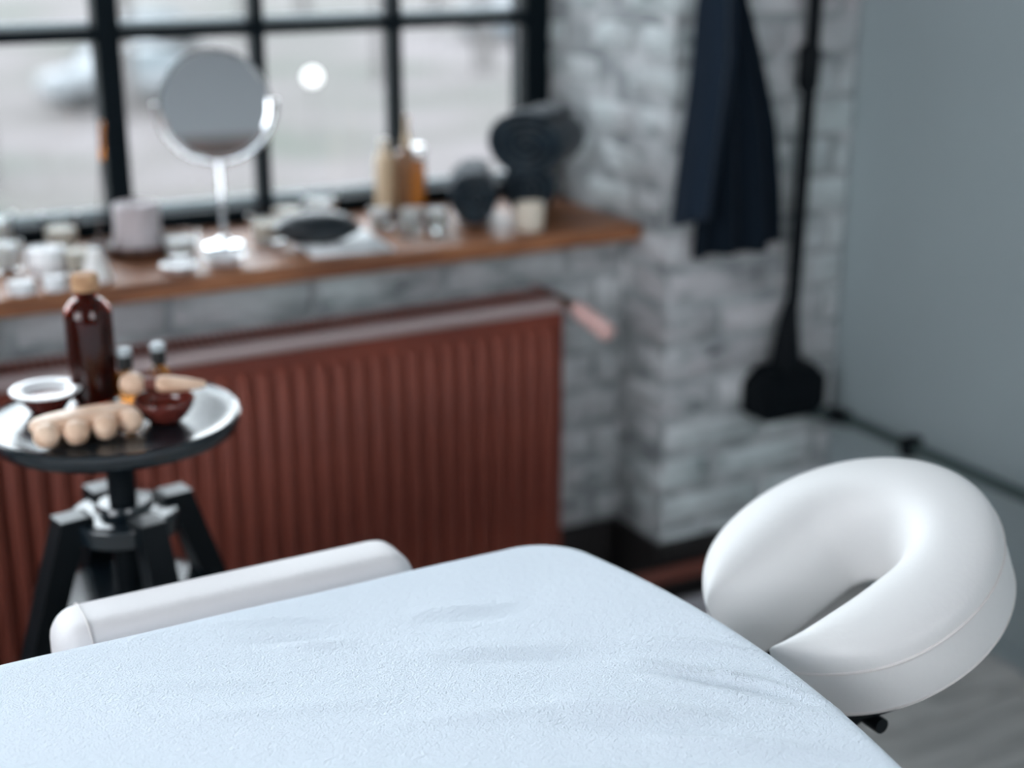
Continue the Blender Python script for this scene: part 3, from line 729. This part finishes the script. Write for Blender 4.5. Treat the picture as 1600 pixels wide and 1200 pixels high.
# incense stick
t = thing('incense_stick', 'thin dark incense stick with orange tip before the thick mullion', 'incense', (.555, 2.502, Z0))
link('holder', lathe('holder', [(0, 0), (.018, 0), (.018, .004), (.006, .010), (.004, .022), (0, .022)], 20), M['darkwood'], t)
link('stick', tube('stick', [(0, 0, .020), (.012, -.01, .16)], .0014, 8), M['darkwood'], t)
link('tip', tube('tip', [(.012, -.010, .150), (.0125, -.0105, .155), (.018, -.014, .215), (.0182, -.0142, .220)], [.0015, .0042, .0042, .001], 10), M['orangeglass'], t)
# glasses right of the dish
votive(.660, 2.375, .031, .040, 'clear glass candle holder between the pillar candle and the mirror base', 'wax', .7)
t = thing('white_saucer', 'small white saucer at the sill edge below the pillar candle', 'saucer', (.625, 2.262, Z0))
link('saucer', lathe('saucer', [(0, 0), (.016, 0), (.018, .003), (.031, .011), (.030, .0125), (.017, .006), (0, .005)], 32), M['porcelain'], t)
t = thing('white_dish', 'white porcelain dish in front of the mirror base', 'dish', (.705, 2.275, Z0))
link('dish', lathe('dish', [(0, 0), (.020, 0), (.022, .003), (.038, .016), (.0365, .0175), (.020, .007), (0, .006)], 36), M['porcelain'], t)
votive(.830, 2.410, .033, .048, 'beige candle glass between the mirror and the black stone', 'cream', .7)
# mirror ------------------------------------------------------------
mi = thing('vanity_mirror', 'round chrome vanity mirror on a slim stand before the window', 'mirror', (.742, 2.39, Z0))
link('base', lathe('base', [(0, 0), (.033, 0), (.036, .002), (.036, .005), (.031, .0085), (.015, .012), (.008, .018), (0, .018)], 44), M['chrome'], mi)
link('pole', tube('pole', [(0, 0, .010), (0, 0, .150), (0, .006, .160)], .0052, 14), M['chrome'], mi)
C0 = Vector((.0, .0, .246)); toc = Vector((0, 0, 1.3))-(Vector((.742, 2.39, Z0))+C0)
yaw = math.atan2(toc.y, toc.x)
RM = Matrix.Translation(C0) @ Matrix.Rotation(yaw+math.radians(2), 4, 'Z') @ Matrix.Rotation(math.radians(90-6), 4, 'Y')
def mt_(me, mtx): me.transform(mtx); return me
head = link('mirror_head', mt_(lathe('head', [(0, -.016), (.080, -.016), (.0895, -.012), (.092, -.006), (.092, .002), (.089, .0045), (.086, .003), (.086, 0), (0, 0)], 56), RM), M['chrome'], mi)
link('mirror_glass', mt_(lathe('glass', [(0, .0004), (.0855, .0004), (.0855, .0014), (0, .0016)], 56), RM), M['mirror'], head)
pts = []
for k in range(31):
    a = math.radians(-92+184*k/30+180)
    p = Matrix.Translation(C0) @ Matrix.Rotation(yaw+math.radians(2), 4, 'Z') @ Vector((-.012, .101*math.sin(math.radians(-92+184*k/30)), -.101*math.cos(math.radians(-92+184*k/30))))
    pts.append(p)
link('yoke', tube('yoke', pts, .004, 10), M['chrome'], mi)
# black stone on napkin
nk = thing('white_napkin', 'folded white cotton napkin under the black stone', 'napkin', (.925, 2.318, Z0), math.radians(-6))
bm = bmesh.new(); add_box(bm, (-.070, -.085, 0), (.075, .085, .003)); add_box(bm, (-.069, -.083, .003), (.074, .084, .0058))
bmesh.ops.bevel(bm, geom=bm.edges[:], offset=.0012, segments=2, affect='EDGES'); link('cloth', finish('cloth', bm, True), M['napkin'], nk)
bm = bmesh.new(); bmesh.ops.create_uvsphere(bm, u_segments=40, v_segments=24, radius=1)
for vv in bm.verts:
    p = vv.co.copy(); nz = noise.noise(p*1.3+Vector((3, 1, 5)))*.09
    e_ = .75; z = math.copysign(abs(p.z)**1.15, p.z)
    vv.co = Vector((p.x*.076*(1+nz), p.y*.050*(1+nz), z*.029))
s1 = link('massage_stone', finish('stone', bm, True), M['stone']); s1.location = (.885, 2.318, Z0+.0058+.0290); s1.rotation_euler = (0, 0, -.25)
tag(s1, 'smooth flat black massage stone lying on the white napkin', 'stone')
votive(.972, 2.525, .034, .052, 'white candle glass behind the black stone by the window rail', 'wax', .8)
votive(.905, 2.515, .030, .040, 'pale candle glass near the window rail, left behind the stone', 'cream', .8)
# bottle cluster
t = thing('bamboo_bottle', 'slim pale beige bottle, leftmost of the tall group by the towels', 'bottle', (1.090, 2.485, Z0))
link('body', lathe('body', [(0, 0), (.017, 0), (.019, .003), (.019, .110), (.016, .122), (.009, .128), (.008, .138), (0, .138)], 30), M['amberbamboo'], t)
link('cap', lathe('cap', [(0, .136), (.0095, .136), (.010, .139), (.010, .150), (0, .151)], 22), M['cream'], t)
t = thing('brown_bottle', 'brown bottle with thin pointed neck, middle of the tall group', 'bottle', (1.132, 2.475, Z0))
link('body', lathe('body', [(0, 0), (.020, 0), (.023, .003), (.023, .112), (.020, .124), (.010, .132), (.008, .140), (0, .140)], 30), M['brownglass'], t)
link('neck', lathe('neck', [(0, .138), (.0095, .138), (.010, .141), (.008, .150), (.0045, .160), (.0035, .190), (.002, .196), (0, .196)], 20), M['amberbamboo'], t)
t = thing('orange_bottle', 'slim orange glass bottle leaning in the tall group by the towels', 'bottle', (1.128, 2.425, Z0), rot=(.0, .04, 0))
link('glass', lathe('glass', [(0, .0006), (.012, .0006), (.014, .003), (.014, .095), (.010, .108), (.006, .113), (.006, .122), (0, .122)], 26), M['orangeglass'], t)
link('cap', lathe('cap', [(0, .120), (.0075, .120), (.0078, .123), (.0078, .134), (0, .135)], 20), M['porcelain'], t)
t = thing('brown_jar', 'short dark brown jar with white lid beside the small towel roll', 'jar', (1.178, 2.545, Z0))
link('body', lathe('body', [(0, 0), (.020, 0), (.022, .003), (.022, .098), (.019, .104), (0, .104)], 28), M['brownglass'], t)
link('lid', lathe('lid', [(0, .103), (.0215, .103), (.022, .106), (.022, .122), (.020, .125), (0, .126)], 28), M['porcelain'], t)
votive(1.055, 2.425, .023, .034, 'small white candle glass at the foot of the beige bottle', 'wax', .95)
votive(1.092, 2.378, .022, .040, 'small white candle glass before the orange bottle', 'wax', .95)
votive(1.130, 2.350, .021, .040, 'small white candle glass touching the small towel roll', 'wax', .95)
def tumbler(x, y, r, h, label):
    t = thing('glass_tumbler', label, 'glass', (x, y, Z0))
    link('glass', lathe('glass', [(0, 0), (r*.88, 0), (r*.92, .002), (r, h), (r-.0015, h+.0005), (r*.88, .007), (0, .006)], 30), M['clear'], t)
tumbler(1.058, 2.318, .020, .038, 'clear empty glass on the sill between napkin and towels')
tumbler(1.108, 2.290, .018, .034, 'small clear empty glass nearest the small towel roll and sill edge')
# rolled towels -------------------------------------------------------
def towel_roll(name, label, P, Q, R_, turns, flat=1.0):
    P, Q = Vector(P), Vector(Q); ax = (Q-P); Ln = ax.length; ax.normalize()
    sd_ = ax.cross(Vector((0, 0, 1))).normalized(); up_ = sd_.cross(ax)
    t = thing(name, label, 'towel', P)
    n = int(turns*40); pitch_ = (R_-.006)/turns; v, f = [], []
    prof = []
    rings_ = []
    for k in range(n+1):
        th = 2*PI*turns*k/n; ro = .006+pitch_*(th/(2*PI))+0; ri_ = max(.0015, ro-pitch_*.86)
        wob = .0015*math.sin(th*3)
        ro += wob; c_, s_ = math.cos(-th+1.0), math.sin(-th+1.0)
        md = (ro+ri_)/2
        bulge = .003*math.sin(th*1.7)
        row = [(ro-.0015, .004+bulge), (ro, .010+bulge), (ro, Ln-.010), (ro-.0015, Ln-.004), (md, Ln), (ri_+.001, Ln-.004), (ri_, Ln-.010), (ri_, .010+bulge), (ri_+.001, .004+bulge), (md, bulge)]
        ring_ = []
        for r_, l_ in row:
            p = ax*l_+sd_*(c_*r_)+up_*(s_*r_*flat); ring_.append(len(v)); v.append(tuple(p))
        rings_.append(ring_)
    for a, b_ in zip(rings_, rings_[1:]):
        for i in range(10): j = (i+1) % 10; f.append((a[i], a[j], b_[j], b_[i]))
    f.append(tuple(rings_[0])); f.append(tuple(rings_[-1])[::-1])
    me = pydata('towel', v, f)
    b = bmesh.new(); b.from_mesh(me); bmesh.ops.recalc_face_normals(b, faces=b.faces); b.to_mesh(me); b.free()
    link('rolled_cloth', me, M['towel'], t)
    return t
zs1 = Z0+.050
towel_roll('rolled_towel', 'small dark slate towel roll at the lower left of the towel stack', (1.196, 2.322, zs1+.002), (1.282, 2.490, zs1+.002), .0515, 4)
towel_roll('rolled_towel', 'lower right dark towel roll under the big one against the reveal', (1.318, 2.335, zs1+.008), (1.418, 2.478, zs1+.008), .058, 4)
towel_roll('rolled_towel', 'biggest slate towel roll resting on top of the two lower rolls', (1.304, 2.330, Z0+.143), (1.425, 2.430, Z0+.143), .085, 4, .76)
t = thing('wooden_cup', 'small pale beige cup in front of the dark towel rolls', 'cup', (1.278, 2.262, Z0))
link('cup', lathe('cup', [(0, 0), (.022, 0), (.025, .003), (.0275, .046), (.0265, .050), (.024, .048), (.022, .012), (0, .010)], 32), M['cream'], t)

# ================================================================== OUTSIDE
def yard_mat():
    m, t, b = _mat('yard_ground'); L = t.links.new
    g = t.nodes.new('ShaderNodeNewGeometry')
    n1 = t.nodes.new('ShaderNodeTexNoise'); n1.inputs['Scale'].default_value = .16; n1.inputs['Detail'].default_value = 4; L(g.outputs['Position'], n1.inputs['Vector'])
    r1 = t.nodes.new('ShaderNodeValToRGB'); e = r1.color_ramp.elements; e[0].position = .33; e[0].color = (.046, .050, .040, 1); e[1].position = .66; e[1].color = (.092, .080, .079, 1)
    x = r1.color_ramp.elements.new(.5); x.color = (.070, .062, .058, 1)
    L(n1.outputs[0], r1.inputs[0]); L(r1.outputs[0], b.inputs['Base Color']); b.inputs['Roughness'].default_value = .95; b.inputs['Specular IOR Level'].default_value = .1
    return m
GZ = -3.5
struct('ground', at(box('ground', (-150, 4, -.5), (350, 400, 0)), (0, 0, GZ)), yard_mat())
M['bark'] = mat('tree_bark', (.075, .068, .065), .9)
M['carwhite'] = mat('white_car_paint', (.13, .135, .14), .6, spec=.2)
M['carglass'] = mat('car_glass', (.10, .12, .13), .3)
M['tyre'] = mat('tyre', (.02, .02, .02), .8)
M['carsilver'] = mat('silver_car_paint', (.10, .11, .12), .6, spec=.2)
def car(x, y, rz, paint, label):
    t = thing('parked_car', label, 'car', (x, y, GZ), rz)
    prof = [(-2.15, .28), (-2.2, .6), (-2.1, .86), (-1.3, .95), (-.75, 1.42), (.9, 1.46), (1.7, 1.0), (2.1, .9), (2.2, .55), (2.15, .28)]
    bm = bmesh.new(); A = [bm.verts.new((x_, -.85, z_)) for x_, z_ in prof]; B = [bm.verts.new((x_, .85, z_)) for x_, z_ in prof]
    n = len(prof)
    for i in range(n): bm.faces.new((A[i], A[(i+1) % n], B[(i+1) % n], B[i]))
    bm.faces.new(A[::-1]); bm.faces.new(B)
    bmesh.ops.bevel(bm, geom=bm.edges[:], offset=.06, segments=2, affect='EDGES')
    link('body', finish('body', bm, True), M[paint], t)
    bm = bmesh.new()
    for y_ in (-.86, .86):
        q = [bm.verts.new((x_, y_+s, z_)) for s in (-.005, .005) for x_, z_ in ((-1.1, .98), (-.68, 1.34), (.82, 1.38), (1.45, 1.0))]
        bm.faces.new(q[:4]); bm.faces.new(q[4:][::-1])
    link('side_windows', finish('sw', bm), M['carglass'], t)
    w = rot(lathe('wheel', [(0, -.1), (.30, -.1), (.32, -.06), (.32, .06), (.30, .1), (0, .1)], 20), PI/2, 'X'); w.materials.append(M['tyre'])
    for x_ in (-1.35, 1.35):
        for y_ in (-.8, .8):
            o = link('wheel', w, None, t); o.location = (x_, y_, .32)
car(13.7, 52.5, .3, 'carwhite', 'white car parked far outside, behind the mirror, upper one')
car(9.6, 38.2, .1, 'carwhite', 'white car parked outside at left of the mirror, lower one')
car(27.5, 52.0, 1.2, 'carsilver', 'silver car parked outside behind the rightmost window column')
def tree(x, y, r, h, seed, label):
    rn = random.Random(seed); t = thing('bare_tree', label, 'tree', (x, y, GZ), 0, 'bare trees in the yard outside')
    link('trunk', tube('trunk', [(0, 0, -.05), (0, 0, 1), (rn.uniform(-.2, .2), 0, h*.5), (rn.uniform(-.5, .5), 0, h)], [r*1.25, r, r*.75, r*.2], 12), M['bark'], t)
    for k in range(7):
        z = h*(.35+.08*k); a = rn.uniform(0, 2*PI); l = h*.3*(1-k*.08)
        link('branch', tube('br', [(0, 0, z), (l*.5*math.cos(a), l*.5*math.sin(a), z+l*.4), (l*math.cos(a), l*math.sin(a), z+l)], [r*.4, r*.25, r*.05], 8), M['bark'], t)
t = thing('street_lamp', 'lit round lamp globe outside seen through the middle panes', 'lamp', (11.51, 30, GZ))
link('post', tube('post', [(0, 0, 0), (0, 0, .6), (0, 0, 1.31)], .02, 8), M['bark'], t)
mL, tL, bL = _mat('lamp_globe'); bL.inputs['Emission Color'].default_value = (1, .97, .93, 1); bL.inputs['Emission Strength'].default_value = 4.5
gl = link('globe', lathe('globe', [(.09*math.sin(PI*k/10) if 0 < k < 10 else 0, -.09*math.cos(PI*k/10)) for k in range(11)], 16), mL, t); gl.location = (0, 0, 1.39)
tree(21.5, 41, .28, 9, 1, 'bare tree outside behind the rightmost window column')
tree(18.5, 55, .26, 9, 2, 'bare tree outside seen through the upper middle panes')
tree(4.2, 28, .25, 8, 3, 'bare tree outside at the left edge of the picture')
tree(30, 62, .3, 10, 4, 'distant bare tree outside near the right window frame')
tree(9.0, 36, .2, 8, 6, 'thin bare tree outside between mirror and thick mullion')
tree(17.5, 40, .16, 8, 7, 'thin bare tree outside right of the lamp globe')
tree(23.5, 62, .3, 10, 5, 'distant bare tree outside above the middle panes')
